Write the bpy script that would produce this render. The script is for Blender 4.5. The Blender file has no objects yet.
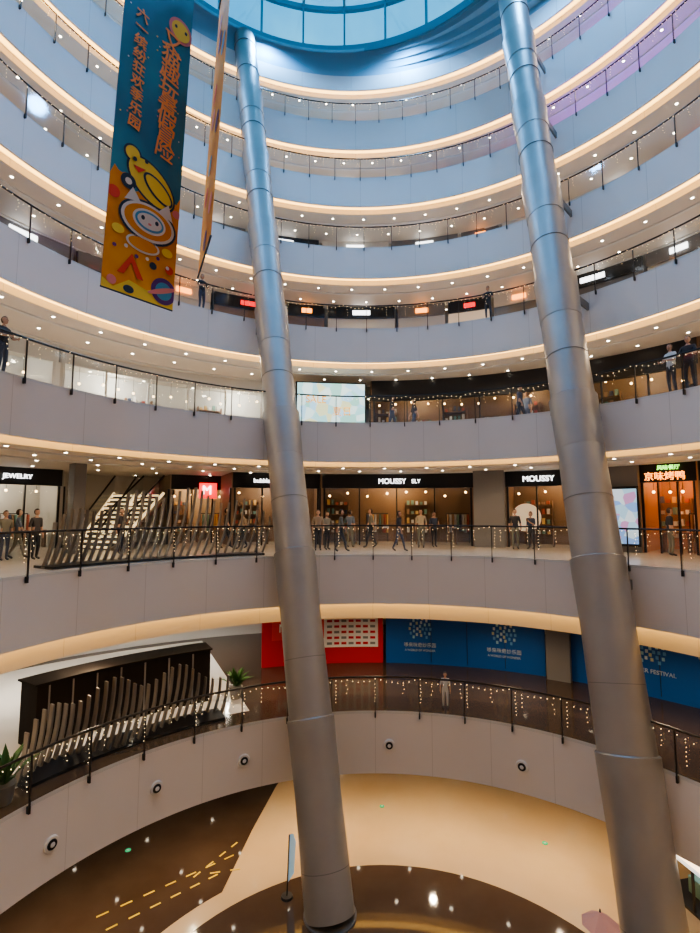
import bpy, bmesh, math, random
from mathutils import Vector, Matrix
random.seed(7)
PI=math.pi
scene=bpy.context.scene
COL=scene.collection
F=495.0; P=math.atan(46/495.0); CZ=11.0
cp,sp=math.cos(P),math.sin(P)
# ---------------------------------------------------------------- materials
MATS={}
def mat(name,col=(.8,.8,.8),rough=.5,metal=0.0,emit=None,es=0.0,spec=None,sample=True):
    if name in MATS: return MATS[name]
    m=bpy.data.materials.new(name); m.use_nodes=True
    b=m.node_tree.nodes['Principled BSDF']
    b.inputs['Base Color'].default_value=(*col,1)
    b.inputs['Roughness'].default_value=rough
    b.inputs['Metallic'].default_value=metal
    if emit:
        b.inputs['Emission Color'].default_value=(*emit,1)
        b.inputs['Emission Strength'].default_value=es
        if not sample: m.cycles.emission_sampling='NONE'
    if spec is not None: b.inputs['Specular IOR Level'].default_value=spec
    MATS[name]=m
    return m
def noisy(name,c1,c2,scale=3.0,rough=.4,metal=0.0,r2=None,bump=0.0):
    m=mat(name,c1,rough,metal); nt=m.node_tree; b=nt.nodes['Principled BSDF']
    tc=nt.nodes.new('ShaderNodeTexCoord'); n=nt.nodes.new('ShaderNodeTexNoise')
    n.inputs['Scale'].default_value=scale; n.inputs['Detail'].default_value=4
    nt.links.new(tc.outputs['Object'],n.inputs['Vector'])
    r=nt.nodes.new('ShaderNodeValToRGB')
    r.color_ramp.elements[0].position=.35; r.color_ramp.elements[1].position=.68
    r.color_ramp.elements[0].color=(*c1,1); r.color_ramp.elements[1].color=(*c2,1)
    nt.links.new(n.outputs['Fac'],r.inputs['Fac']); nt.links.new(r.outputs['Color'],b.inputs['Base Color'])
    return m
def panelled(name,col,jc,N,rough=.45):
    m=mat(name,col,rough); nt=m.node_tree; b=nt.nodes['Principled BSDF']
    tc=nt.nodes.new('ShaderNodeTexCoord'); s=nt.nodes.new('ShaderNodeSeparateXYZ')
    nt.links.new(tc.outputs['Object'],s.inputs[0])
    def M(op,a,bv=None):
        n=nt.nodes.new('ShaderNodeMath'); n.operation=op
        for i,v in enumerate((a,bv)):
            if v is None: continue
            if isinstance(v,(int,float)): n.inputs[i].default_value=v
            else: nt.links.new(v,n.inputs[i])
        return n.outputs[0]
    a=M('ARCTAN2',s.outputs[0],s.outputs[1]); a=M('MULTIPLY',a,N/(2*PI)); a=M('ADD',a,100.0); fr=M('FRACT',a); j=M('LESS_THAN',fr,.008)
    nz=nt.nodes.new('ShaderNodeTexNoise'); nz.inputs['Scale'].default_value=.5
    nt.links.new(tc.outputs['Object'],nz.inputs['Vector'])
    mx0=nt.nodes.new('ShaderNodeMix'); mx0.data_type='RGBA'
    mx0.inputs[6].default_value=(*[c*.92 for c in col],1); mx0.inputs[7].default_value=(*col,1)
    nt.links.new(nz.outputs['Fac'],mx0.inputs[0])
    mx=nt.nodes.new('ShaderNodeMix'); mx.data_type='RGBA'
    nt.links.new(j,mx.inputs[0]); nt.links.new(mx0.outputs[2],mx.inputs[6]); mx.inputs[7].default_value=(*jc,1)
    nt.links.new(mx.outputs[2],b.inputs['Base Color'])
    return m
def glassy(name,tint=(.85,.93,.95),mix=.12,gl=(.8,.9,1)):
    if name in MATS: return MATS[name]
    m=bpy.data.materials.new(name); m.use_nodes=True; nt=m.node_tree; nt.nodes.clear()
    o=nt.nodes.new('ShaderNodeOutputMaterial'); mx=nt.nodes.new('ShaderNodeMixShader')
    t=nt.nodes.new('ShaderNodeBsdfTransparent'); g=nt.nodes.new('ShaderNodeBsdfGlossy')
    t.inputs[0].default_value=(*tint,1); g.inputs[0].default_value=(*gl,1); g.inputs['Roughness'].default_value=.05
    mx.inputs[0].default_value=mix
    nt.links.new(t.outputs[0],mx.inputs[1]); nt.links.new(g.outputs[0],mx.inputs[2]); nt.links.new(mx.outputs[0],o.inputs[0])
    MATS[name]=m; return m
M_fascia=panelled('fascia_paint',(.80,.775,.77),(.6,.58,.57),30)
M_soffit=noisy('soffit_paint',(.74,.69,.62),(.78,.73,.66),.7,.5)
M_floorL=noisy('pale_stone_tile',(.64,.58,.52),(.70,.64,.58),1.2,.2)
M_floorD=noisy('dark_brown_stone',(.075,.048,.034),(.09,.060,.042),.8,.07)
M_beige=noisy('beige_marble',(.64,.47,.28),(.70,.53,.33),.4,.13)
M_strip=mat('warm_cove_led',(1,.7,.4),.5,0,(1,.55,.14),4.6)
M_dot=mat('downlight_lens',(1,1,1),.5,0,(1,.86,.66),20,sample=False)
M_fairy=mat('fairy_bulb',(1,.9,.7),.5,0,(1,.76,.42),3.5,sample=False)
M_steel=mat('dark_steel',(.05,.05,.055),.35,.6)
M_rail=mat('bronze_handrail',(.03,.026,.024),.3,.5)
M_glass=glassy('balustrade_glass',(.92,.95,.95),.06)
M_col=noisy('brushed_column_metal',(.33,.325,.32),(.37,.365,.36),.8,.44,.55)
M_seam=mat('seam_dark',(.22,.22,.22),.45,.6)
M_white=mat('white_paint',(.76,.75,.73),.5)
M_black=mat('black_panel',(.012,.012,.014),.3)
M_grey=mat('grey_cladding',(.22,.21,.21),.45)
M_fin=mat('fin_metal',(.30,.27,.24),.35,.6)
# ---------------------------------------------------------------- mesh builder
class MB:
    def __init__(s): s.v=[]; s.f=[]; s.m=[]; s.sm=[]
    def add(s,vs,fs,mi=0,smooth=False):
        o=len(s.v); s.v+= [tuple(v) for v in vs]
        for f in fs: s.f.append([i+o for i in f]); s.m.append(mi); s.sm.append(smooth)
    def box(s,c,d,rz=0,mi=0,mx=None):
        x,y,z=d[0]/2,d[1]/2,d[2]/2
        vs=[Vector((a,b,e)) for a in(-x,x) for b in(-y,y) for e in(-z,z)]
        if mx is None: mx=Matrix.Rotation(rz,3,'Z')
        vs=[mx@v+Vector(c) for v in vs]
        s.add(vs,[(0,1,3,2),(4,6,7,5),(0,4,5,1),(2,3,7,6),(0,2,6,4),(1,5,7,3)],mi)
    def tube(s,a,b,r0,r1=None,n=12,mi=0,cap=True):
        a,b=Vector(a),Vector(b); r1=r0 if r1 is None else r1
        d=(b-a).normalized(); u=d.orthogonal().normalized(); w=d.cross(u)
        vs=[]
        for p,r in((a,r0),(b,r1)):
            for i in range(n):
                t=2*PI*i/n; vs.append(p+(u*math.cos(t)+w*math.sin(t))*r)
        s.add(vs,[(i,(i+1)%n,n+(i+1)%n,n+i) for i in range(n)],mi,True)
        if cap:
            s.add(vs[:n],[tuple(range(n-1,-1,-1))],mi); s.add(vs[n:],[tuple(range(n))],mi)
    def octa(s,c,r,mi=0):
        c=Vector(c); vs=[c+Vector(k)*r for k in((1,0,0),(-1,0,0),(0,1,0),(0,-1,0),(0,0,1),(0,0,-1))]
        s.add(vs,[(0,2,4),(2,1,4),(1,3,4),(3,0,4),(2,0,5),(1,2,5),(3,1,5),(0,3,5)],mi)
    def ball(s,c,r,mi=0,nu=12,nv=8,keep=None):
        c=Vector(c); r=Vector(r) if hasattr(r,'__len__') else Vector((r,r,r)); vs=[]
        for j in range(nv+1):
            ph=PI*j/nv
            for i in range(nu):
                t=2*PI*i/nu; vs.append(c+Vector((r.x*math.sin(ph)*math.cos(t),r.y*math.sin(ph)*math.sin(t),r.z*math.cos(ph))))
        fs=[]
        for j in range(nv):
            for i in range(nu):
                f=(j*nu+i,(j+1)*nu+i,(j+1)*nu+(i+1)%nu,j*nu+(i+1)%nu)
                if keep and not keep(sum((vs[k] for k in f),Vector())/4-c): continue
                fs.append(f)
        s.add(vs,fs,mi,True)
    def quad(s,pts,mi=0): s.add(pts,[tuple(range(len(pts)))],mi)
    def obj(s,name,mats,parent=None,loc=None,fix=False):
        me=bpy.data.meshes.new(name); vs=s.v
        if loc: vs=[(v[0]-loc[0],v[1]-loc[1],v[2]-loc[2]) for v in vs]
        me.from_pydata(vs,[],s.f)
        for m in mats: me.materials.append(m)
        me.polygons.foreach_set('material_index',s.m); me.polygons.foreach_set('use_smooth',s.sm)
        if fix:
            bm=bmesh.new(); bm.from_mesh(me); bmesh.ops.recalc_face_normals(bm,faces=bm.faces); bm.to_mesh(me); bm.free()
        me.update()
        o=bpy.data.objects.new(name,me); COL.objects.link(o)
        if loc: o.location=loc
        if parent: o.parent=parent
        return o
def empty(name,loc=(0,0,0)):
    e=bpy.data.objects.new(name,None); COL.objects.link(e); e.empty_display_size=.2
    return e
def revolve(name,c,prof,mats,mi,nseg=160,a0=0,a1=2*PI,closed=True,smooth=True,parent=None):
    full=abs(a1-a0-2*PI)<1e-6
    n=nseg if full else nseg+1; k=len(prof); v=[]; f=[]; m=[]; sm=[]
    for i in range(n):
        a=a0+(a1-a0)*i/nseg
        for r,z in prof: v.append((r*math.sin(a),r*math.cos(a),z))
    ks=k if closed else k-1
    for i in range(nseg):
        i2=(i+1)%n
        for j in range(ks):
            j2=(j+1)%k; f.append((i*k+j,i2*k+j,i2*k+j2,i*k+j2)); m.append(mi[j] if hasattr(mi,'__len__') else mi); sm.append(smooth)
    if not full and closed:
        f.append(tuple(range(k))); m.append(0); sm.append(False); f.append(tuple((n-1)*k+j for j in range(k-1,-1,-1))); m.append(0); sm.append(False)
    me=bpy.data.meshes.new(name); me.from_pydata(v,[],f)
    for x in mats: me.materials.append(x)
    me.polygons.foreach_set('material_index',m); me.polygons.foreach_set('use_smooth',sm)
    bm=bmesh.new(); bm.from_mesh(me); bmesh.ops.recalc_face_normals(bm,faces=bm.faces)
    for e in bm.edges:
        if len(e.link_faces)==2 and e.calc_face_angle(0)>.6: e.smooth=False
    bm.to_mesh(me); bm.free()
    o=bpy.data.objects.new(name,me); COL.objects.link(o); o.location=(c[0],c[1],0)
    if parent: o.parent=parent
    return o
def lamp(name,kind,loc,energy,color,parent,soft=.1,spot=2.75):
    ld=bpy.data.lights.new(name,kind); ld.energy=energy; ld.color=color; ld.shadow_soft_size=soft
    if kind=='SPOT': ld.spot_size=spot; ld.spot_blend=.6
    lo=bpy.data.objects.new(name,ld); COL.objects.link(lo); lo.location=loc; lo.parent=parent
    return lo
# ---------------------------------------------------------------- ring data
LV={2:(4.4,17.26,400,2.0,.12),3:(9.4,19.2,397,1.85,.65),4:(14.8,20.7,392,1.7,.15),5:(19.9,23.3,385,1.7,.15),
    6:(25.0,25.07,380,1.7,.15),7:(30.1,26.7,372,1.75,.15),8:(35.2,28.6,362,1.9,.15),9:(39.9,30.4,352,1.0,.15)}
RING={}
for L,(z,D,ax,T,s) in LV.items():
    R=(D+.6)/2; cy=D-R; cx=(ax-350)/495*cy
    RING[L]=dict(z=z,R=R,c=(cx,cy),T=T,s=s,ceil=None)
for L in range(2,9): RING[L]['ceil']=LV[L+1][0]-LV[L+1][3]-LV[L+1][4]
ROUT=13.0
def pt(L,off,a,z):
    r=RING[L]; R=r['R']+off
    return Vector((r['c'][0]+R*math.sin(a),r['c'][1]+R*math.cos(a),z))
def pxof(p):
    x,y,z=p[0],p[1],p[2]-CZ; fw=y*cp+z*sp; up=z*cp-y*sp
    return 350+F*x/fw, 466-F*up/fw
def ang(L,off,px,z=None):
    z=RING[L]['z']+1 if z is None else z
    lo,hi=-1.9,1.9
    while pt(L,off,lo,z)[1]<1.0: lo+=.02
    while pt(L,off,hi,z)[1]<1.0: hi-=.02
    for _ in range(50):
        mid=(lo+hi)/2
        if pxof(pt(L,off,mid,z))[0]<px: lo=mid
        else: hi=mid
    return (lo+hi)/2
def ray(px,py):
    dx=px-350; dy=466-py
    return Vector((dx,F*cp-dy*sp,dy*cp+F*sp))
def onz(px,py,z):
    d=ray(px,py); t=(z-CZ)/d.z; return Vector((d.x*t,d.y*t,z))
# ---------------------------------------------------------------- L1 floor
fl=revolve('floor',(1,10),[(0.001,0),(25,0),(25,-.3),(.001,-.3)],[M_beige],0,96,closed=True,smooth=False)
wl=revolve('wall_ground',(1,10),[(24.6,0.0),(24.6,2.25),(24.8,2.25),(24.8,0.0)],[M_soffit],0,96,smooth=False)
b=MB()
def inlay(b,pts,z=.006,mi=0):
    b.add([(p[0],p[1],z) for p in pts],[tuple(range(len(pts)))],mi)
c0=(1.0,10.0)
def arc(r,a0,a1,n=40,c=c0): return [(c[0]+r*math.sin(a0+(a1-a0)*i/n),c[1]+r*math.cos(a0+(a1-a0)*i/n)) for i in range(n+1)]
inlay(b,arc(6.6,0,2*PI,96)[:-1])
b.obj('floor_inlay_disc',[M_floorD])
b=MB()
p1=onz(276,786,0); p2=onz(252,830,0); p3=onz(222,892,0)
a3=math.atan2(p3.x-c0[0],p3.y-c0[1]); r3=math.hypot(p3.x-c0[0],p3.y-c0[1])
left=[(p1.x+1.2,p1.y+5),(p1.x,p1.y),(p2.x,p2.y),(p3.x,p3.y)]+arc(r3,a3,a3-1.6,30)[1:]+[(-14,6),(-18,14),(-12,26),(-4,29)]
inlay(b,left,.006)
b.obj('floor_inlay_dark',[M_floorD])
b=MB()
M_yel=mat('yellow_line',(.75,.55,.08),.5,0,(.8,.55,.05),.06,sample=False); M_green=mat('exit_sign_green',(.0,.4,.15),.5,0,(0,.8,.35),.4,sample=False)
for (x0,y0,x1,y1,n) in [(238,853,90,920,7),(222,872,100,933,6),(190,880,240,840,4),(245,868,205,874,2)]:
    A=onz(x0,y0,0); B=onz(x1,y1,0); d=(B-A); an=math.atan2(d.y,d.x)
    for i in range(n):
        c=A+d*((i+.5)/n); b.box((c.x,c.y,.014),(d.length/n*.5,.05,.006),an)
for (x,y) in [(128,850),(382,806),(545,843)]:
    c=onz(x,y,0); b.tube((c.x,c.y,.007),(c.x,c.y,.02),.09,n=16,mi=1); b.box((c.x,c.y,.023),(.08,.04,.006),0,2)
b.obj('floor_marking',[M_yel,M_green,M_white])
# ---------------------------------------------------------------- balconies
M_brown=mat('brown_gloss_floor',(.075,.05,.036),.12)
for L in range(2,10):
    r=RING[L]; R=r['R']; z=r['z']; T=r['T']; s=r['s']; c=r['c']
    root=empty('balcony')
    zb=z-T
    prof=[(R,z),(R,zb),(R+.10,zb),(R+.10,zb+.13),(R+.55,zb+.13),(R+.55,zb-s),(R+ROUT,zb-s),(R+ROUT,z)]
    revolve('slab',c,prof,[M_fascia,M_soffit,M_floorL if L!=2 else M_brown],[0,0,0,0,0,1,1,2],192,parent=root)
    revolve('cove_light_strip',c,[(R+.13,zb+.12),(R+.13,zb+.06),(R+.42,zb+.06),(R+.42,zb+.12)],[M_strip],0,160,parent=root)
    for o2 in (1.5,3.6):
        revolve('soffit_trim',c,[(R+o2,zb-s),(R+o2,zb-s-.06),(R+o2+.14,zb-s-.06),(R+o2+.14,zb-s)],[M_white],0,128,parent=root)
    b=MB()
    for off,sp_ in ((1.0,1.8),(2.6,1.9),(4.4,2.2),(7.0,2.6),(9.2,2.8)):
        n=int(2*PI*(R+off)/sp_)
        for i in range(n):
            a=2*PI*i/n+off
            if abs((a+PI)%(2*PI)-PI)>2.2: continue
            p=pt(L,off,a,zb-s)
            b.tube(p-Vector((0,0,.012)),p-Vector((0,0,.03)),.055,n=8,mi=0)
            b.tube(p,p-Vector((0,0,.02)),.09,n=8,mi=1)
    b.obj('downlights',[M_dot,M_white],root)
    if L==9: continue
    revolve('glass_panel',c,[(R-.04,z-.08),(R-.04,z+1.02)],[M_glass],0,160,closed=False,parent=root)
    pr=[(R-.04+.032*math.cos(t*PI/3),z+1.1+.032*math.sin(t*PI/3)) for t in range(6)]
    revolve('handrail',c,pr,[M_rail],0,160,parent=root)
    b=MB(); n=int(2*PI*R/1.45)
    for i in range(n):
        a=2*PI*i/n
        p=pt(L,-.075,a,z+.45); b.box(p,(.025,.05,1.26),-a,0)
        p=pt(L,-.05,a,z-.12); b.box(p,(.045,.09,.16),-a,0)
    b.obj('posts',[M_steel],root)
    b=MB(); tot=2*PI*R; n=int(tot/.19)
    for i in range(n):
        a=2*PI*i/n
        if abs((a+PI)%(2*PI)-PI)>1.9: continue
        sag=.12*abs(math.sin(a*R*PI/1.45))
        b.octa(pt(L,-.11,a,z+1.07-sag+random.uniform(-.03,.03)),.015)
        if L in(2,3) and i%8<1:
            for k in range(1,7): b.octa(pt(L,-.12,a+random.uniform(-.002,.002),z+1.0-k*.11),.012)
        elif i%5==0:
            for k in range(1,4): b.octa(pt(L,-.12,a+random.uniform(-.004,.004),z+1.0-k*.13),.012)
    b.obj('fairy_lights',[M_fairy],root)
    revolve('wall_outer',c,[(R+ROUT-.2,z),(R+ROUT-.2,r['ceil']),(R+ROUT,r['ceil']),(R+ROUT,z)],[M_soffit],0,96,smooth=True)
    nl=9
    for i in range(nl):
        a=-1.75+3.5*i/(nl-1)
        lamp('corridor_lamp','SPOT',pt(L,2.4,a,r['ceil']-.07),{2:190,3:160,4:190}.get(L,150),(1,.78,.53),root,.06,2.85)
gr=empty('ground_hall_lighting')
for i in range(12):
    a=-2.2+4.4*i/11
    lamp('ground_lamp','SPOT',pt(2,1.2,a,2.2),210,(1,.80,.55),gr,.1,2.6)
# ---------------------------------------------------------------- roof cone + skylight
root=empty('skylight')
SC=(-1.0,18.3); SR=12.3; SZ=42.0
r9=RING[9]
b=MB(); n=160; steps=[(0,0),(.0,.18),(.28,.18),(.28,.42),(.55,.42),(.55,.68),(.85,.68),(.85,1.0),(1.0,1.0)]
rings=[]
for tr,tz in steps:
    R=r9['R']+(SR-r9['R'])*tr; cx=r9['c'][0]+(SC[0]-r9['c'][0])*tr; cy=r9['c'][1]+(SC[1]-r9['c'][1])*tr; z=39.9+(SZ-39.9)*tz
    rings.append([(cx+R*math.sin(2*PI*i/n),cy+R*math.cos(2*PI*i/n),z) for i in range(n)])
vs=[p for q in rings for p in q]; fs=[]
for j in range(len(rings)-1):
    for i in range(n): fs.append((j*n+i,j*n+(i+1)%n,(j+1)*n+(i+1)%n,(j+1)*n+i))
b.add(vs,fs,0); b.obj('stepped_roof_cornice',[mat('roof_blue_lit',(.24,.44,.56),.6)],root,fix=True)  # blue light from the skylight put into the cornice base colour
M_mull=mat('mullion_paint',(.12,.28,.38),.4,.2)
revolve('skylight_curb',SC,[(SR,SZ-.25),(SR,SZ+.35),(SR+.3,SZ+.35),(SR+.3,SZ-.25)],[M_mull],0,128,parent=root)
revolve('skylight_ring_beam',SC,[(SR+.05,SZ+3.0),(SR+.05,SZ+3.3),(SR+.3,SZ+3.3),(SR+.3,SZ+3.0)],[M_mull],0,128,parent=root)
M_sky=glassy('skylight_glass',(.90,.98,1.0),.08,(.5,.8,1))
revolve('drum_glass',SC,[(SR+.15,SZ+.3),(SR+.15,SZ+3.05)],[M_sky],0,104,closed=False,smooth=False,parent=root)
revolve('dome_glass',SC,[(SR+.15,SZ+3.3),(SR*.66,SZ+5.2),(SR*.33,SZ+6.3),(.4,SZ+6.7)],[M_sky],0,52,closed=False,smooth=False,parent=root)
b=MB()
for i in range(28):
    a=2*PI*i/28+.05
    def q(r,z): return Vector((SC[0]+r*math.sin(a),SC[1]+r*math.cos(a),z))
    b.box(q(SR+.12,SZ+1.65),(.12,.22,3.2),-a)
    prev=q(SR+.1,SZ+3.2)
    for rr,zz in((SR*.66,SZ+5.15),(SR*.33,SZ+6.25),(.3,SZ+6.65)):
        cur=q(rr,zz); b.tube(prev,cur,.09,n=6); prev=cur
for rr,zz in((SR*.66,SZ+5.15),(SR*.33,SZ+6.25)):
    for i in range(52):
        a=2*PI*i/52; a2=2*PI*(i+1)/52
        b.tube((SC[0]+rr*math.sin(a),SC[1]+rr*math.cos(a),zz),(SC[0]+rr*math.sin(a2),SC[1]+rr*math.cos(a2),zz),.08,n=6)
b.obj('skylight_ribs',[M_mull],root)
pl=bpy.data.lights.new('sky_portal','AREA'); pl.shape='DISK'; pl.size=2*SR; pl.cycles.is_portal=True
po=bpy.data.objects.new('sky_portal',pl); COL.objects.link(po); po.location=(SC[0],SC[1],SZ-.2); po.parent=root
for i in range(8):
    a=2*PI*i/8+.4
    lamp('added_blue_fill','SPOT',(SC[0]+(SR-1)*math.sin(a),SC[1]+(SR-1)*math.cos(a),SZ-.6),2600,(.22,.54,1.0),root,.6,2.6)  # fill spots added under the skylight to wash the upper rings blue
# ---------------------------------------------------------------- columns
def column(base,top,r):
    root=empty('inclined_column')
    base=Vector(base); top=Vector(top); d=(top-base).normalized()
    b=MB(); b.tube(base-d*.0,top,r,r*.95,n=64)
    def at(z): return base+(top-base)*((z-base.z)/(top.z-base.z))
    z=1.0
    while z<top.z-1:
        b.tube(at(z),at(z+.018),r+.002,n=64,mi=1); z+=2.6
    b.tube(Vector((base.x,base.y,0)),Vector((base.x,base.y,.05)),r*1.06,n=64,mi=1)
    for L in range(2,9):
        q=RING[L]; zz=q['z']
        b.tube(at(zz-1.7),at(zz+.15),r*.995,r*1.08,n=64,mi=0)
        b.tube(at(zz+.15),at(zz+.18),r*1.08,r*1.04,n=64,mi=1)
        p=at(zz-.6); c=Vector((q['c'][0],q['c'][1],p.z)); dr=(p-c); rad=dr.length; dr.normalize()
        e=c+dr*(q['R']+.03)
        tang=Vector((-dr.y,dr.x,0))
        for s in(-1,1):
            a0=p+tang*(r*.7*s)+dr*r*.3
            e2=e+tang*(r*.7*s)
            mid=(a0+e2)/2; L_=abs((e2-a0).dot(dr))+.05
            b.box(mid,(.08,max(L_,.1),.3),math.atan2(dr.y,dr.x)-PI/2,1)
    b.obj('column_shaft',[M_col,M_seam,M_steel],root)
bl=onz(330,915,0)
dt=ray(246,55); tt=28.5/dt.z; tl=Vector((dt.x*tt,dt.y*tt,28.5+CZ))
tl2=bl+(tl-bl)*(41.2/tl.z)
column(bl,tl2,.69)
brb=Vector((7.23,12.5,0)); brt=Vector((8.9,24.7,39)); brt2=brb+(brt-brb)*(40.6/39)
column(brb,brt2,.74)
# ---------------------------------------------------------------- shops helpers
def seg(name,L,off,px0,px1,z0,z1,m,th=.15,parent=None):
    a0=ang(L,off,px0); a1=ang(L,off,px1); R=RING[L]['R']+off
    return revolve(name,RING[L]['c'],[(R,z0),(R,z1),(R+th,z1),(R+th,z0)],[m],0,max(2,int(abs(a1-a0)/.04)),a0,a1,parent=parent)
def text(s,L,off,px,z,size,m,parent,align='CENTER'):
    cu=bpy.data.curves.new('t','FONT'); cu.body=s; cu.size=size; cu.align_x=align; cu.align_y='CENTER'; cu.extrude=.02
    o=bpy.data.objects.new('t',cu); COL.objects.link(o)
    bpy.context.view_layer.update()
    me=bpy.data.meshes.new_from_object(o.evaluated_get(bpy.context.evaluated_depsgraph_get()))
    bpy.data.objects.remove(o); me.materials.clear(); me.materials.append(m)
    o=bpy.data.objects.new('sign_text',me); COL.objects.link(o)
    a=ang(L,off,px,z); o.location=pt(L,off,a,z); o.rotation_euler=(PI/2,0,-a)
    o.parent=parent; return o
M_signW=mat('sign_white',(1,1,1),.5,0,(1,1,1),4,sample=False)
M_warmwall=mat('shop_wall_warm',(.24,.15,.09),.6)
M_wood=noisy('shelf_wood',(.20,.11,.06),(.32,.18,.1),6,.5)
goods=[mat('goods_%d'%i,c,.6) for i,c in enumerate([(.7,.65,.6),(.5,.12,.08),(.1,.12,.2),(.75,.5,.2),(.2,.35,.3),(.85,.85,.85),(.4,.25,.15)])]
M_bulb=mat('pendant_bulb',(1,.8,.5),.5,0,(1,.62,.28),12,sample=False)
def shop(name,L,off,px0,px1,depth=3.2,head=.75,wall=M_warmwall,frame=M_black,lightc=(1,.68,.38),power=30,seed=1,ngoods=True):
    rnd=random.Random(seed); r=RING[L]; z=r['z']; c=r['ceil']
    root=empty(name)
    seg('header',L,off,px0,px1,c-head,c-.005,frame,.2,root)
    a0,a1=ang(L,off,px0),ang(L,off,px1); R=r['R']+off
    n=max(3,int((a1-a0)*R/1.8))
    b=MB()
    for i in range(n+1):
        a=a0+(a1-a0)*i/n; b.box(pt(L,off+.08,a,(z+c-head)/2),(.06 if 0<i<n else .3,.12,c-head-z-.01),-a,0)
    b.obj('frame',[frame],root)
    revolve('shop_glass',r['c'],[(R+.1,z+.02),(R+.1,c-head)],[M_glass],0,n,a0,a1,closed=False,parent=root)
    revolve('back_wall',r['c'],[(R+depth,z),(R+depth,c-.01),(R+depth+.1,c-.01),(R+depth+.1,z)],[wall],0,16,a0,a1,parent=root)
    for a in(a0,a1):
        p=pt(L,off+depth/2,a,(z+c)/2); b=MB(); b.box(p,(.12,depth,c-z-.02),-a); b.obj('side_wall',[wall],root)
    if ngoods:
        b=MB(); w=(a1-a0)*R
        nb=max(2,int(w/1.6))
        for i in range(nb):
            a=a0+(a1-a0)*(i+.5)/nb
            if i%2==0:
                for h in (.5,1.0,1.5,2.0):
                    b.box(pt(L,off+depth-.25,a,z+h),(1.1,.35,.04),-a,0)
                    for q in range(5):
                        a2=a+(q-2)*.2/R; hh=rnd.uniform(.12,.32)
                        b.box(pt(L,off+depth-.27,a2,z+h+.02+hh/2),(.14,.2,hh),-a,1+rnd.randrange(7))
                for sx in(-.56,.56): b.box(pt(L,off+depth-.25,a+sx/R,z+1.1),(.05,.35,2.2),-a,0)
            else:
                b.tube(pt(L,off+depth-.6,a-.5/R,z+1.55),pt(L,off+depth-.6,a+.5/R,z+1.55),.02,n=6,mi=8)
                for sx in(-.5,.5): b.tube(pt(L,off+depth-.6,a+sx/R,z),pt(L,off+depth-.6,a+sx/R,z+1.55),.02,n=6,mi=8)
                for q in range(9):
                    a2=a+(q-4)*.11/R; hh=rnd.uniform(.7,1.0)
                    b.box(pt(L,off+depth-.6,a2,z+1.5-hh/2),(.06,.4,hh),-a+.3,1+rnd.randrange(7))
            at=a+.4/R; b.box(pt(L,off+1.2,at,z+.78),(.9,.5,.05),-a,0)
            for sx in(-.4,.4): b.box(pt(L,off+1.2,at+sx/R,z+.38),(.05,.45,.76),-a,0)
            b.box(pt(L,off+1.2,at,z+.88),(.3,.25,.14),-a,1+rnd.randrange(7))
        for i in range(nb*2):
            a=a0+(a1-a0)*(i+.5)/(nb*2); o_=rnd.uniform(.7,depth-.8); hh=rnd.uniform(.85,1.1)
            b.tube(pt(L,off+o_,a,c-.01),pt(L,off+o_,a,c-hh),.01,n=4,mi=8); b.ball(pt(L,off+o_,a,c-hh-.04),.055,9,8,6)
        b.obj('shop_fittings',[M_wood]+goods+[M_steel,M_bulb],root)
    nl=max(1,int((a1-a0)*R/4))
    for i in range(nl):
        a=a0+(a1-a0)*(i+.5)/nl
        lamp('shop_lamp','POINT',pt(L,off+depth*.62,a,c-.5),power,lightc,root,.08)
    return root
O=5.4
z3=RING[3]['z']; c3=RING[3]['ceil']
s=shop('clothing_store',3,O,322,474,seed=2,power=120); text('MOUSSY',3,O-.04,392,c3-.42,.36,M_signW,s); text('SLY',3,O-.04,416,c3-.42,.28,M_signW,s)
s=shop('clothing_store',3,O,506,606,seed=5,power=85); text('MOUSSY',3,O-.04,538,c3-.42,.36,M_signW,s)
b=MB(); a=ang(3,O,520); pp=pt(3,O+2.2,a,z3+1.35); b.tube(pp,pp+Vector((math.sin(a)*.08,math.cos(a)*.08,0)),.7,n=32); b.obj('round_opening',[mat('lit_disc',(.9,.75,.6),.4,0,(1,.75,.5),.5)],s)  # bright round opening, its warm light put in as emission
seg('wall_pier',3,O-.5,474,505,z3,c3-.005,M_grey,.9)
seg('wall_pier',3,O-.3,606,640,z3,c3-.005,M_grey,.7)
def ledmat(name,cols,sc=6,st=2.0):
    m=bpy.data.materials.new(name); m.use_nodes=True; nt=m.node_tree; b_=nt.nodes['Principled BSDF']
    tc=nt.nodes.new('ShaderNodeTexCoord'); v=nt.nodes.new('ShaderNodeTexVoronoi'); v.inputs['Scale'].default_value=sc
    nt.links.new(tc.outputs['Object'],v.inputs['Vector'])
    r=nt.nodes.new('ShaderNodeValToRGB'); el=r.color_ramp.elements
    while len(el)<len(cols): el.new(.5)
    for i,c in enumerate(cols): el[i].position=i/(len(cols)); el[i].color=(*c,1)
    r.color_ramp.interpolation='CONSTANT'
    s_=nt.nodes.new('ShaderNodeSeparateColor'); nt.links.new(v.outputs['Color'],s_.inputs[0]); nt.links.new(s_.outputs[0],r.inputs[0])
    nt.links.new(r.outputs[0],b_.inputs['Emission Color']); b_.inputs['Emission Strength'].default_value=st; b_.inputs['Base Color'].default_value=(.02,.02,.02,1)
    return m
pr=empty('led_poster')
a=ang(3,O-.45,624,z3+1.4); b=MB(); b.box(pt(3,O-.45,a,z3+1.45),(1.15,.08,2.4),-a,1); b.box(pt(3,O-.51,a,z3+1.45),(1.0,.05,2.2),-a,0)
b.obj('screen',[ledmat('poster_art',[(.5,.75,.9),(.8,.9,.95),(.7,.35,.6),(.3,.5,.9)],2.8,.9),M_black],pr)
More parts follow.
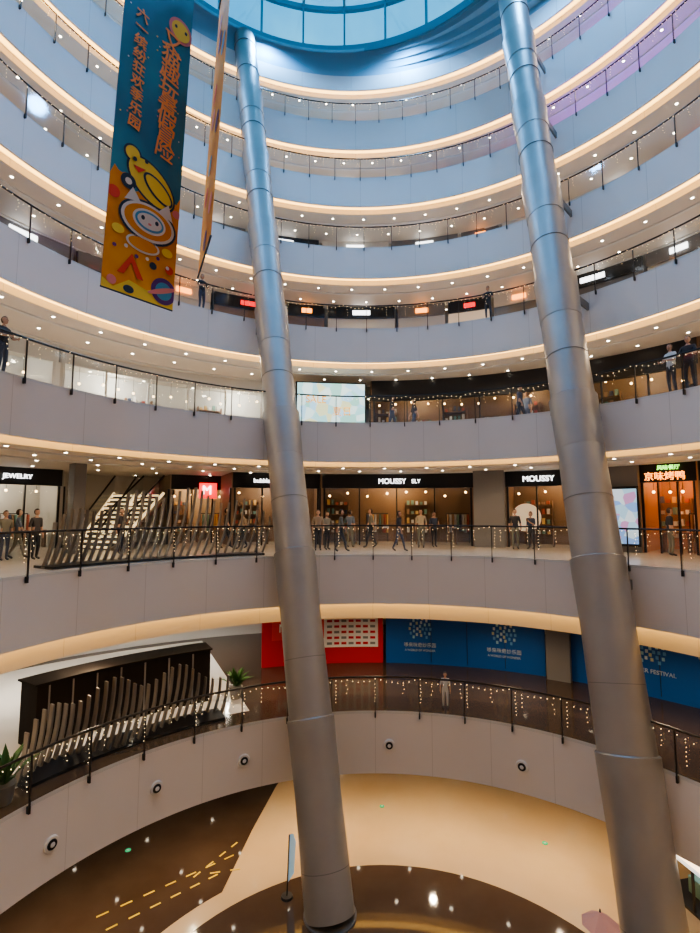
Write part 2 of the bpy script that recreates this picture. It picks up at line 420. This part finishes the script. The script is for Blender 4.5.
s=shop('restaurant',3,O,641,700,seed=9,power=100,lightc=(1,.5,.2),wall=mat('rest_wall',(.35,.14,.06),.6,0,(1,.35,.1),.10))  # warm restaurant light also put into the back wall as weak emission
M_or=mat('neon_orange',(1,.4,.1),.5,0,(1,.30,.04),5,sample=False); M_gr=mat('neon_green',(.4,1,.2),.5,0,(.4,1,.15),3,sample=False); M_rd=mat('neon_red',(1,.1,.1),.5,0,(1,.03,.03),1.8,sample=False)
text('京味烤鸭',3,O-.05,664,c3-.54,.36,M_or,s); text('风味餐厅',3,O-.05,668,c3-.20,.2,M_gr,s)
shop('restaurant',3,O,702,790,seed=12,power=60)
s=shop('cosmetics_store',3,6.0,232,320,seed=3,power=100,lightc=(1,.8,.6)); text('bubble',3,5.95,262,c3-.4,.3,M_signW,s)
s=shop('snack_store',3,9.0,170,232,seed=4,power=110,wall=mat('w2',(.4,.32,.24),.6)) 
b=MB(); a=ang(3,8.9,207); b.box(pt(3,8.85,a,c3-.8),(.9,.1,.8),-a,0); b.obj('sign_board',[M_rd],s); text('M',3,8.75,207,c3-.8,.65,M_signW,s)
s=shop('jewellery_store',3,9.5,-60,60,seed=6,power=150,lightc=(1,.88,.72),wall=mat('w3',(.5,.48,.44),.6)); text('JEWELRY',3,9.4,18,c3-.4,.28,M_signW,s)
seg('wall_pier',3,5.6,72,84,z3,c3-.005,M_grey,.6)
seg('wall_back',3,11.8,60,168,z3,c3-.005,M_soffit,.2)
def escalator(L,off,pxa,pxb,offb,z0,z1):
    root=empty('escalator'); A=pt(L,off,ang(L,off,pxa),z0); B=pt(L,offb,ang(L,offb,pxb),z1)
    d=(B-A); h=Vector((d.x,d.y,0)); hl=h.length; hd=h.normalized(); side=Vector((-hd.y,hd.x,0)); an=math.atan2(hd.y,hd.x)
    b=MB(); n=int((z1-z0)/.2)
    for i in range(n):
        c=A+h*((i+.5)/n); zz=z0+(i+.5)*(z1-z0)/n; b.box((c.x,c.y,zz),(hl/n,1.0,.2),an,0)
        b.box((c.x-hd.x*hl/n*.48,c.y-hd.y*hl/n*.48,zz),(.02,1.0,.10),an,3)
    for s in(-.58,.58):
        o=side*s
        a0=A+o; b0=B+o
        b.quad([a0,b0,b0+Vector((0,0,.85)),a0+Vector((0,0,.85))],2)
        b.tube(a0+Vector((0,0,.9)),b0+Vector((0,0,.9)),.045,n=8,mi=1)
        b.tube(a0+Vector((0,0,.02)),b0+Vector((0,0,.02)),.07,n=8,mi=3)
        b.tube(a0-Vector((0,0,.0)),b0-Vector((0,0,.35)),.12,n=8,mi=4)
    b.obj('escalator_body',[M_steel,M_black,M_glass,mat('step_led',(1,.8,.5),.5,0,(1,.72,.38),1.2,sample=False),M_fin],root)
escalator(3,7.0,102,152,9.3,z3,c3-1.0)
escalator(3,8.0,88,124,10.2,z3,c3-1.0)
def fins(name,L,off,px0,px1,n,hf,lean,m=M_fin):
    b=MB(); 
    for i in range(n):
        t=i/(n-1); px=px0+(px1-px0)*t; o=off+.35*math.sin(t*9); a=ang(L,o,px); h=hf(t); z=RING[L]['z']
        tg=Vector((math.cos(a),-math.sin(a),0)); nn=Vector((math.sin(a),math.cos(a),0))
        ks=5; W=.05; D_=.16
        vs=[]
        for j in range(ks+1):
            u=j/ks; c=pt(L,o,a,z+.013+h*u)+tg*(lean*h*u+.12*math.sin(u*PI)*h*.4)
            w=W*(1-.3*u)
            vs+=[c-tg*w/2-nn*D_/2,c+tg*w/2-nn*D_/2,c+tg*w/2+nn*D_/2,c-tg*w/2+nn*D_/2]
        fs=[]
        for j in range(ks):
            for q in range(4): fs.append((j*4+q,j*4+(q+1)%4,(j+1)*4+(q+1)%4,(j+1)*4+q))
        fs+=[(3,2,1,0),(ks*4,ks*4+1,ks*4+2,ks*4+3)]
        b.add(vs,fs,0)
    a0=ang(L,off,px0); a1=ang(L,off,px1)
    for i in range(n*2):
        a=a0+(a1-a0)*(i+.5)/(n*2); b.box(pt(L,off,a,RING[L]['z']+.05),(1.1*(a1-a0)*(RING[L]['R']+off)/(n*2),.9,.07),-a,1)
    b.obj(name,[m,M_black])
fins('leaning_fin_screen',3,.9,45,262,30,lambda t:1.3+1.0*math.sin(t*PI*.9)+.2*math.sin(t*23),.22)
fins('leaning_fin_screen',2,1.0,18,222,28,lambda t:1.15+.6*math.sin(t*PI)+.2*math.sin(t*19),.18)
# ---------------------------------------------------------------- level 2
z2=RING[2]['z']; c2=RING[2]['ceil']
M_red=mat('red_hoarding',(.55,.02,.03),.5); M_blue=mat('blue_hoarding',(.008,.11,.42),.4)
def hoarding(L,off,px0,px1,m,name='hoarding'):
    root=empty(name); r=RING[L]; seg('board',L,off,px0,px1,r['z'],r['ceil']-.01,m,.12,root); return root
h=hoarding(2,5.3,262,383,M_red)
seg('poster_red',2,5.24,272,326,z2+1.1,z2+2.1,mat('poster_red2',(.7,.06,.06),.5),.05,h)
seg('poster_white',2,5.24,322,378,z2+.7,z2+2.3,M_white,.05,h)
for r_ in range(6):
    for i in range(7):
        p=327+i*7.2; seg('poster_print',2,5.20,p,p+5,z2+.82+r_*.24,z2+.92+r_*.24,M_red if (i+r_)%3 else M_grey,.03,h)
text('NEW',2,5.18,292,z2+1.6,.5,M_white,h)
h=hoarding(2,5.3,386,545,M_blue)
h2=hoarding(2,5.3,571,830,M_blue)
b=MB()
for px in (431,467,505,610,660): 
    a=ang(2,5.28,px); b.box(pt(2,5.285,a,z2+1.2),(.02,.02,2.2),-a,0)
b.obj('board_joints',[M_black],h)
M_lw=mat('print_white',(.6,.68,.75),.5)
def emblem(L,off,px,z,R_,parent):
    a=ang(L,off,px,z); c=pt(L,off,a,z); tg=Vector((math.cos(a),-math.sin(a),0)); b=MB()
    for ring,nn_ in ((1.0,14),(.62,9),(.25,4)):
        for i in range(nn_):
            t=2*PI*i/nn_
            if ring==1.0 and math.sin(t)<-.8: continue
            p=c+tg*(R_*ring*math.cos(t))+Vector((0,0,R_*ring*math.sin(t)))
            b.box(p,(R_*.2,.02,R_*.26),-a,[1,2,0,3][i%4])
    b.obj('emblem',[M_lw,mat('em_b',(.15,.4,.7),.5),mat('em_g',(.4,.65,.75),.5),mat('em_y',(.6,.6,.4),.5)],parent)
for px in(420,504): emblem(2,5.26,px,z2+1.5,.45,h); text('哆来咪奇妙乐园',2,5.27,px,z2+.8,.20,M_lw,h); text('A WORLD OF WONDER',2,5.27,px,z2+.58,.12,M_lw,h)
emblem(2,5.26,650,z2+1.6,.45,h2); text('SUMMER FESTIVAL',2,5.27,650,z2+.9,.2,M_lw,h2)
seg('wall_pier',2,5.0,546,570,z2,c2-.01,M_grey,.6)
seg('wall_back',2,11.5,-120,262,z2,c2-.01,M_white,.2)
seg('floor_white_tile',2,.9,-150,250,z2+.001,z2+.012,mat('white_tile',(.75,.72,.68),.12),10.0)
rt=empty('left_hall_lighting')
for px in(-20,60,150,230): lamp('hall_lamp','SPOT',pt(2,7.5,ang(2,7.5,px),c2-.07),260,(1,.93,.82),rt,.1)
rc=empty('reception_counter')
M_dkb=mat('dark_bronze',(.016,.012,.010),.65,0,spec=.2)
seg('counter_body',2,2.4,36,210,z2+.013,z2+1.75,M_dkb,.9,rc); seg('counter_edge',2,2.36,34,212,z2+1.75,z2+1.8,M_dkb,1.0,rc)
for i in range(7): seg('panel_rib',2,2.37,48+i*24,49.5+i*24,z2+.05,z2+1.7,M_grey,.02,rc)
def plant(L,off,px,h,n=44):
    a=ang(L,off,px); p=pt(L,off,a,RING[L]['z']+.013); b=MB()
    b.tube(p,p+Vector((0,0,.4)),.16,.23,n=20,mi=0); b.tube(p+Vector((0,0,.4)),p+Vector((0,0,.43)),.25,.25,n=20,mi=0)
    rnd=random.Random(int(px))
    for i in range(n):
        t=rnd.uniform(0,2*PI); el=rnd.uniform(.5,1.4); le=h*rnd.uniform(.5,1); d=Vector((math.cos(t)*math.cos(el),math.sin(t)*math.cos(el),math.sin(el)))
        sd=d.cross(Vector((0,0,1))).normalized()*.05; base=p+Vector((0,0,.4)); mid=base+d*le*.6; tip=base+d*le-Vector((0,0,.18*le))
        b.add([base,mid+sd*1.4,tip,mid-sd*1.4],[(0,1,2,3)],1)
    b.obj('potted_plant',[M_grey,mat('leaf_green',(.05,.13,.035),.5)])
plant(2,.5,6,1.1); plant(2,2.2,236,.9)
# level 4
z4=RING[4]['z']; c4=RING[4]['ceil']
scr=empty('led_screen')
a=ang(4,4.4,331,z4+1.4); b=MB(); b.box(pt(4,4.4,a,z4+1.45),(3.6,.2,2.8),-a,1); b.box(pt(4,4.28,a,z4+1.45),(3.45,.06,2.65),-a,0)
b.obj('screen',[ledmat('screen_art',[(.45,.8,.8),(.8,1,.95),(.4,.75,.65),(.85,.85,.5),(.5,.8,1)],2.2,1.5),M_black],scr)
for px,zz in ((316,1.9),(342,1.3)): text('SALE' if px<330 else '夏日',4,4.22,px,z4+zz,.5,mat('led_orange',(1,.5,.1),.5,0,(1,.4,.05),.9,sample=False),scr)
s=shop('fashion_store',4,O,372,700,seed=21,power=70,head=1.1,frame=mat('dkgrey',(.03,.03,.034),.35),lightc=(1,.78,.52))
s=shop('home_store',4,6.5,60,296,seed=22,power=210,head=.6,frame=M_white,lightc=(1,.93,.82),wall=mat('w4',(.6,.58,.55),.6))
shop('toy_store',4,6.0,-120,55,seed=23,power=150,frame=M_white,lightc=(1,.93,.82),wall=M_white)
shop('toy_store',4,O,704,830,seed=24,power=90)
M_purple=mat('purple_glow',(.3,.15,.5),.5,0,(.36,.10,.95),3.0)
walls=[M_warmwall,M_soffit,M_grey,M_black,M_soffit,mat('w5',(.5,.4,.3),.6,0,(1,.7,.45),.5)]  # last wall emits weakly: warm shop light put into its material
for L in range(5,9):
    rnd=random.Random(L); r=RING[L]; root=empty('shopfront_row')
    a=-1.9; p0,p1_=ang(L,5.2,580),ang(L,5.2,690)
    while a<1.9:
        w=rnd.uniform(.12,.28); m=rnd.choice(walls); R=r['R']+5.2
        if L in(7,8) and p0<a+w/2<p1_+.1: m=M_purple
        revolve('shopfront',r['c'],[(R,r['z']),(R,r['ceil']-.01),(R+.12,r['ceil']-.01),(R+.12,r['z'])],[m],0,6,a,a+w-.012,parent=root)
        revolve('shop_header',r['c'],[(R-.12,r['ceil']-.7),(R-.12,r['ceil']-.01),(R-.01,r['ceil']-.01),(R-.01,r['ceil']-.7)],[rnd.choice([M_black,M_soffit,M_grey])],0,6,a,a+w-.012,parent=root)
        revolve('added_lit_sign',r['c'],[(R-.2,r['ceil']-.5),(R-.2,r['ceil']-.25),(R-.125,r['ceil']-.25),(R-.125,r['ceil']-.5)],[rnd.choice([M_signW,M_or,M_signW,M_rd])],0,3,a+w*.35,a+w*.6,parent=root)  # glowing signs added on the upper levels, none known there
        a+=w
for px,py in((50,843),(157,788),(244,759),(389,743),(522,767)):
    best=min(((pxof(pt(2,0,a_/500,z_)),a_/500,z_) for a_ in range(-700,700,2) for z_ in (3.2,3.3,3.4,3.5,3.6)),key=lambda q:(q[0][0]-px)**2+(q[0][1]-py)**2)
    a=best[1]; p=pt(2,0,a,best[2]); n_=Vector((-math.sin(a),-math.cos(a),0))
    b=MB(); b.tube(p,p+n_*.05,.19,.17,n=24,mi=0); b.tube(p+n_*.05,p+n_*.07,.12,.11,n=24,mi=1); b.tube(p+n_*.07,p+n_*.085,.06,.05,n=16,mi=0)
    b.obj('fascia_air_nozzle',[M_white,M_black])
# ---------------------------------------------------------------- banners
def banner(A,B,h,lean,name,draw=True):
    root=empty(name); A=Vector(A); B=Vector(B); U=(B-A); w=U.length; up=Vector((lean,0,1)).normalized()*h
    nrm=U.cross(up).normalized()
    if nrm.y>0: nrm=-nrm
    def W(u,v,l=0): return A+U*u+up*(v/h)+nrm*(.006*l+.004)
    m_top=noisy('banner_teal',(.03,.18,.32),(.05,.30,.45),.6,.6); m_or=noisy('banner_orange',(.74,.28,.03),(.86,.42,.05),1.0,.6)
    mats=[m_top,m_or,mat('b_yel',(.9,.70,.10),.6),mat('b_white',(.75,.75,.75),.6),mat('b_dark',(.02,.05,.10),.6),mat('b_red',(.75,.08,.05),.6),mat('b_purple',(.10,.03,.25),.6),mat('b_txt',(.98,.40,.14),.6),mat('b_blue',(.08,.34,.6),.6),mat('b_pink',(.75,.28,.3),.6)]
    b=MB()
    b.quad([A,B,B+up,A+up],0); b.quad([A+nrm*-.01,A+up+nrm*-.01,B+up+nrm*-.01,B+nrm*-.01],1)
    b.tube(A+up,B+up,.04,n=8,mi=4); b.tube(A,B,.025,n=8,mi=4)
    def ell(u,v,ru,rv,mi,l,n=32,rot=0):
        pts=[]
        for i in range(n):
            t=2*PI*i/n; x=ru*math.cos(t); y=rv*math.sin(t)
            x,y=x*math.cos(rot)-y*math.sin(rot),x*math.sin(rot)+y*math.cos(rot); pts.append(W(min(max(u+x/w,0.0),1.0),max(v+y,0),l))
        b.add(pts,[tuple(range(n))],mi)
    def poly(pts,mi,l): b.add([W(u,v,l) for u,v in pts],[tuple(range(len(pts)))],mi)
    if draw:
        top=[(i/20,2.95+.25*math.sin(i*.7)+.12*math.sin(i*1.9)) for i in range(20,-1,-1)]
        poly([(0,0),(1,0)]+top,1,1)
        ell(.56,3.2,.78,.50,4,2,rot=-.6); ell(.56,3.2,.72,.45,2,3,rot=-.6)
        ell(.27,3.75,.24,.24,4,2); ell(.27,3.75,.19,.19,2,3)
        ell(.66,3.12,.50,.25,4,4,rot=-.6); ell(.66,3.12,.44,.19,2,5,rot=-.6)
        ell(.30,3.62,.05,.06,4,6); ell(.46,3.72,.05,.06,4,6)
        poly([(.28,3.45),(.46,3.48),(.36,3.3)],5,6)
        ell(.24,2.95,.2,.2,4,4); ell(.24,2.95,.09,.09,3,5)
        ell(.55,2.1,.80,.56,4,6); ell(.55,2.1,.74,.50,3,7); ell(.55,2.1,.66,.43,1,8); ell(.56,2.12,.46,.32,3,9); ell(.56,2.12,.40,.26,8,10); ell(.56,2.12,.34,.20,3,11)
        ell(.46,2.16,.05,.06,4,12); ell(.66,2.16,.05,.06,4,12); ell(.56,2.05,.05,.03,9,12)
        poly([(.2,2.45),(.30,2.85),(.42,2.55)],3,7); poly([(.68,2.55),(.82,2.85),(.90,2.4)],3,7)
        ell(.5,1.45,.46,.22,3,6); ell(.5,1.45,.40,.17,1,7); ell(.15,1.6,.16,.12,2,7); ell(.85,1.5,.16,.12,2,7)
        for i in range(6): ell(.12+.15*i,1.15+.1*math.sin(i*2),.05,.05,3 if i%2 else 6,7)
        poly([(0,0),(1,0),(1,.35),(.8,.5),(.6,.3),(.35,.4),(.15,.1),(0,.25)],2,3)
        ell(.84,.42,.36,.36,6,5); ell(.84,.42,.24,.24,8,6); ell(.82,.42,.44,.07,9,7,rot=.4)
        poly([(.18,.5),(.36,1.1),(.54,.5),(.45,.5),(.36,.85),(.27,.5)],5,6)
        ell(.12,.25,.12,.12,9,6); ell(.66,1.0,.10,.10,4,6); ell(.9,1.05,.12,.12,5,6); ell(.06,2.5,.16,.16,5,5); ell(.95,2.7,.12,.12,9,5)
        ell(.35,.15,.14,.1,4,5)
        for i in range(26):
            rnd=random.Random(i*3+1); ell(rnd.uniform(.05,.95),rnd.uniform(4.1,h-.2),.022,.022,rnd.choice([3,2,9]),2,8)
        ell(.82,8.05,.36,.36,9,3); ell(.82,8.05,.28,.28,2,4); ell(.74,8.1,.04,.05,4,5); ell(.9,8.1,.04,.05,4,5)
    else:
        b.v=[]; b.f=[]; b.m=[]; b.sm=[]
        b.quad([A,B,B+up,A+up],1); b.tube(A+up,B+up,.04,n=8,mi=4); b.tube(A,B,.025,n=8,mi=4)
        for k_ in range(12): ell(.5+.25*math.sin(k_*2),.5+k_*.75,.3,.25,[6,9,5,8][k_%4],2)
    b.obj('banner_cloth',mats,root)
    c=MB()
    for e in (A+up,B+up): c.tube(e,Vector((e.x,e.y,SZ+5.0)),.012,n=6)
    c.obj('hanging_cables',[M_steel],root)
    if draw:
        ux=U.normalized(); M3=Matrix((ux,up.normalized(),ux.cross(up.normalized()))).transposed()
        def vt(s,u,v,size,mi,dy,rot=-.12):
            for i,ch in enumerate(s):
                cu=bpy.data.curves.new('t','FONT'); cu.body=ch; cu.size=size; cu.align_x='CENTER'; cu.align_y='CENTER'; cu.extrude=.003
                o=bpy.data.objects.new('t',cu); COL.objects.link(o); bpy.context.view_layer.update()
                me=bpy.data.meshes.new_from_object(o.evaluated_get(bpy.context.evaluated_depsgraph_get())); bpy.data.objects.remove(o)
                me.materials.clear(); me.materials.append(mats[mi]); o=bpy.data.objects.new('banner_character',me); COL.objects.link(o)
                for dx,dy_ in ((0,0),(.016,.006),(.0,.014)):
                    o2=o if dx==dy_==0 else bpy.data.objects.new('banner_character',me)
                    if o2 is not o: COL.objects.link(o2)
                    mw=(M3@Matrix.Rotation(rot,3,'Z')).to_4x4(); mw.translation=W(u+dx/w,v-i*dy+dy_,4); o2.matrix_world=mw; o2.parent=root
        vt('又猫趣玩暑假冒险',.70,7.5,.60,7,.46)
        vt('六一缤纷狂欢季乐园',.25,7.6,.36,7,.38)
    return root
banner((-6.08,11.59,CZ+5.5),(-4.87,13.1,CZ+5.5),9.5,.035,'hanging_banner')
banner((-4.42,13.8,CZ+6.78),(-3.42,11.6,CZ+6.78),8.6,.05,'hanging_banner',False)
# ---------------------------------------------------------------- ground floor objects
p=onz(287,897,0); tt=empty('feather_flag'); b=MB()
b.tube(p,p+Vector((0,0,.06)),.18,.16,n=20,mi=1); b.tube(p+Vector((0,0,.06)),p+Vector((.05,0,1.7)),.018,n=8,mi=1)
b.add([p+Vector((.02,0,.4)),p+Vector((.16,.3,.45)),p+Vector((.2,.36,1.3)),p+Vector((.14,.2,1.6)),p+Vector((.05,0,1.7))],[(0,1,2,3,4)],0)
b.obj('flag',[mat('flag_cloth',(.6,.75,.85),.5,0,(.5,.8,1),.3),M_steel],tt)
kp=onz(702,940,0); kr=empty('display_kiosk'); b=MB()
b.box(kp+Vector((.2,0,.5)),(1.5,1.2,1.0),.2,0); b.box(kp+Vector((.2,0,1.03)),(1.6,1.3,.06),.2,1)
for sx in(-.7,.7):
    for sy in(-.5,.5): b.box(kp+Vector((.2+sx*.95,sy,1.55)),(.05,.05,1.0),.2,1)
b.box(kp+Vector((.2,0,2.08)),(1.6,1.3,.1),.2,2); b.box(kp+Vector((.2,0,1.3)),(.7,.4,.4),.2,3)
b.obj('kiosk_body',[M_white,M_steel,mat('kiosk_light',(1,1,1),.5,0,(.7,.88,1),1.0),goods[4]],kr)
b=MB(); n=8; ap=onz(600,911,1.9)
pts=[ap+Vector((.42*math.cos(2*PI*i/n),.42*math.sin(2*PI*i/n),-.28)) for i in range(n)]
for i in range(n): b.add([ap,pts[i],pts[(i+1)%n]],[(0,1,2)],0)
b.tube(Vector((ap.x,ap.y,0)),ap+Vector((0,0,.05)),.02,n=8,mi=1); b.tube(Vector((ap.x,ap.y,0)),Vector((ap.x,ap.y,.08)),.25,n=16,mi=1)
b.obj('parasol',[mat('pink_cloth',(.6,.32,.27),.7),M_steel])
a=ang(3,.3,693,7.0); p=pt(3,.9,a,RING[3]['z']-1.85-.65); b=MB(); b.tube(p,p-Vector((0,0,.12)),.14,.14,n=16,mi=0); b.ball(p-Vector((0,0,.14)),.12,1); b.obj('dome_camera',[M_white,M_black])
# ---------------------------------------------------------------- people
def build_person(pose):
    V=[];E=[];Rr=[];K=[]
    def v(p,r,k,par=None):
        V.append(p);Rr.append(r);K.append(k)
        if par is not None: E.append((par,len(V)-1))
        return len(V)-1
    pel=v((0,0,.96),.135,'P'); sp1=v((0,.0,1.12),.12,'S',pel); ch=v((0,0,1.32),.145,'S',sp1); nb=v((0,0,1.44),.075,'S',ch); nk=v((0,-.01,1.53),.052,'K',nb)
    roots=[pel]
    st={'stand':(.02,-.02),'walk':(-.24,.24),'lean':(.03,.0),'phone':(.05,-.04)}[pose]
    for s,fy in((1,st[0]),(-1,st[1])):
        hip=v((.09*s,0,.88),.088,'P',pel); kn=v((.10*s,fy*.45-.03,.49),.058,'P',hip)
        an=v((.10*s,fy+.02,.10+(.05 if fy>.2 else 0)),.04,'P',kn); v((.11*s,fy-.13,.045),.038,'F',an)
    for s in(1,-1):
        sh=v((.17*s,0,1.40),.062,'S',ch)
        if pose=='lean': el=(.24*s,-.10,1.15); wr=(.14*s,-.32,1.12); dirv=Vector((-.3*s,-.9,-.1))
        elif pose=='phone' and s==1: el=(.23,-.04,1.13); wr=(.10,-.26,1.28); dirv=Vector((-.3,-.5,.8))
        elif pose=='walk': el=(.22*s,.08*s,1.12); wr=(.23*s,-.02+.18*s,.90); dirv=Vector((0,-.2,-1))
        else: el=(.23*s,.03,1.12); wr=(.24*s,-.04,.87); dirv=Vector((0,-.15,-1))
        e=v(el,.044,'S',sh); w=v(wr,.03,'K',e); dirv.normalize(); pm=Vector(wr)+dirv*.07; v(tuple(pm),.032,'K',w)
        side=dirv.cross(Vector((1,0,0)) if abs(dirv.x)<.8 else Vector((0,0,1))).normalized()
        pn=dirv.cross(side).normalized()
        for fi,(o,l) in enumerate(((-.028,.068),(-.01,.078),(.009,.074),(.027,.058))):
            q0=v(tuple(pm+side*o),.011,'K'); roots.append(q0); q1=v(tuple(pm+side*o+dirv*l*.6),.0095,'K',q0); v(tuple(pm+side*o+dirv*l+pn*.015*s),.008,'K',q1)
        q0=v(tuple(pm-side*.02-dirv*.03),.013,'K'); roots.append(q0); q1=v(tuple(pm-side*.055),.011,'K',q0); v(tuple(pm-side*.062+dirv*.03),.009,'K',q1)
    me=bpy.data.meshes.new('p'); me.from_pydata(V,E,[]); o=bpy.data.objects.new('p',me); COL.objects.link(o)
    md=o.modifiers.new('s','SKIN'); md.use_smooth_shade=True
    sv=me.skin_vertices[0].data
    for i,r in enumerate(Rr): sv[i].radius=(r,r*(.8 if K[i] in 'SP' and i<4 else 1)); sv[i].use_root=(i in roots)
    o.modifiers.new('u','SUBSURF').levels=1
    bpy.context.view_layer.update()
    m2=bpy.data.meshes.new_from_object(o.evaluated_get(bpy.context.evaluated_depsgraph_get())); bpy.data.objects.remove(o)
    b=MB(); vs=[tuple(x.co) for x in m2.vertices]
    idx={'S':1,'P':2,'K':0,'F':3}
    segs=[(Vector(V[a]),Vector(V[c]),K[c]) for a,c in E]
    for p in m2.polygons:
        c=p.center; best=9;kk='S'
        for A,B_,k_ in segs:
            d=B_-A; t=max(0,min(1,(c-A).dot(d)/d.length_squared)); dd=(A+d*t-c).length
            if dd<best: best=dd;kk=k_
        b.f.append(list(p.vertices)); b.m.append(idx[kk]); b.sm.append(True)
    b.v=vs
    hc=Vector((0,-.02,1.63))
    b.ball(hc,(.072,.09,.108),0,14,10); b.ball(hc+Vector((0,-.03,-.07)),(.045,.05,.04),0,10,6)
    b.ball(hc+Vector((0,.012,.012)),(.084,.098,.116),4,14,10,keep=lambda q:(q.y>-.01 or q.z>.055) and q.z>-.09)
    b.add([hc+Vector(k) for k in((0,-.088,.02),(-.014,-.086,-.025),(.014,-.086,-.025),(0,-.108,-.02))],[(0,1,3),(0,3,2),(1,2,3)],0)
    for s in(1,-1):
        b.ball(hc+Vector((.03*s,-.082,.008)),(.012,.006,.007),5,8,5); b.ball(hc+Vector((.075*s,0,-.01)),(.012,.02,.03),0,8,5)
    b.box(hc+Vector((0,-.084,-.05)),(.035,.008,.009),0,6)
    if pose=='phone': b.box((.05,-.34,1.37),(.07,.012,.14),0,5)
    bpy.data.meshes.remove(m2)
    return b
skin=mat('skin',(.50,.32,.24),.55); lips=mat('lips',(.5,.18,.16),.5); eyeb=mat('eye_dark',(.02,.015,.01),.3)
hairs=[mat('hair_black',(.012,.01,.01),.5),mat('hair_brown',(.04,.02,.015),.5)]
cloth=[mat('cloth_%d'%i,c,.8) for i,c in enumerate([(.6,.6,.6),(.03,.03,.04),(.06,.08,.14),(.30,.24,.18),(.14,.18,.26),(.28,.07,.07),(.2,.2,.17),(.4,.35,.27),(.06,.06,.07)])]
PB={k_:build_person(k_) for k_ in('stand','walk','lean','phone')}
def person(L,off,px,pose,face,top,bot,scale=1.0,hair=0,name='person'):
    a=ang(L,off,px); zz=RING[L]['z']
    o=PB[pose].obj(name,[skin,cloth[top],cloth[bot],cloth[8],hairs[hair],eyeb,lips])
    o.location=pt(L,off,a,zz); o.rotation_euler=(0,0,-a+face); o.scale=(scale,)*3
    return o
rnd=random.Random(3)
lst=[(318,2.0,'stand',0),(327,2.3,'lean',.6),(341,1.2,'walk',1.5),(371,3.5,'walk',-1.5),(399,1.4,'walk',1.2),(421,3.6,'stand',0),(434,4.2,'phone',.5),
 (350,3.6,'phone',2.6),(515,4.0,'stand',.3),(531,4.4,'phone',-.5),
 (5,4.5,'stand',0),(18,4.8,'walk',1.2),(36,4.0,'stand',.3),(121,4,'phone',.4),(226,4.4,'walk',1.3),(243,3.9,'walk',-1.4),(670,4.2,'stand',2.2)]
for px,off,po_,fc in lst: person(3,off,px,po_,fc,rnd.choice([0,1,2,3,4,8,1,6,7]),rnd.choice([1,2,8,6,1]),rnd.uniform(.93,1.03),rnd.randrange(2))
person(4,.55,689,'lean',.1,1,1,1.03); person(4,.6,671,'lean',-.3,0,8,.98,1)
person(4,.6,3,'lean',.2,1,2,1.0)
for px,off,po_,fc in [(392,2.5,'walk',1.4),(414,3.4,'walk',-1.3),(520,2.4,'walk',1.3),(527,3.7,'stand',-.4)]:
    person(4,off,px,po_,fc,rnd.randrange(9),rnd.choice([1,2,8]),1.0)
person(5,.5,202,'lean',.2,1,2,1.0); person(5,.5,488,'lean',0,1,8,.98)
person(2,.5,445,'stand',.1,0,0,.68,1,name='child')
# ---------------------------------------------------------------- world / camera
w=bpy.data.worlds.new('World'); scene.world=w; w.use_nodes=True; nt=w.node_tree; bg=nt.nodes['Background']
tc=nt.nodes.new('ShaderNodeTexCoord'); nz=nt.nodes.new('ShaderNodeTexNoise'); nz.inputs['Scale'].default_value=3; nz.inputs['Detail'].default_value=5
rp=nt.nodes.new('ShaderNodeValToRGB'); rp.color_ramp.elements[0].position=.38; rp.color_ramp.elements[1].position=.68
rp.color_ramp.elements[0].color=(.02,.27,.58,1); rp.color_ramp.elements[1].color=(.18,.62,.92,1)
nt.links.new(tc.outputs['Generated'],nz.inputs['Vector']); nt.links.new(nz.outputs['Fac'],rp.inputs['Fac']); nt.links.new(rp.outputs['Color'],bg.inputs['Color'])
bg.inputs['Strength'].default_value=1.7
scene.view_settings.look='AgX - Medium High Contrast'
cam=bpy.data.cameras.new('camera'); co=bpy.data.objects.new('camera',cam); COL.objects.link(co)
cam.sensor_fit='HORIZONTAL'; cam.sensor_width=36; cam.lens=F/700*36; cam.clip_start=.05; cam.clip_end=500
co.location=(0,0,CZ); co.rotation_euler=(PI/2+P,0,0)
scene.camera=co
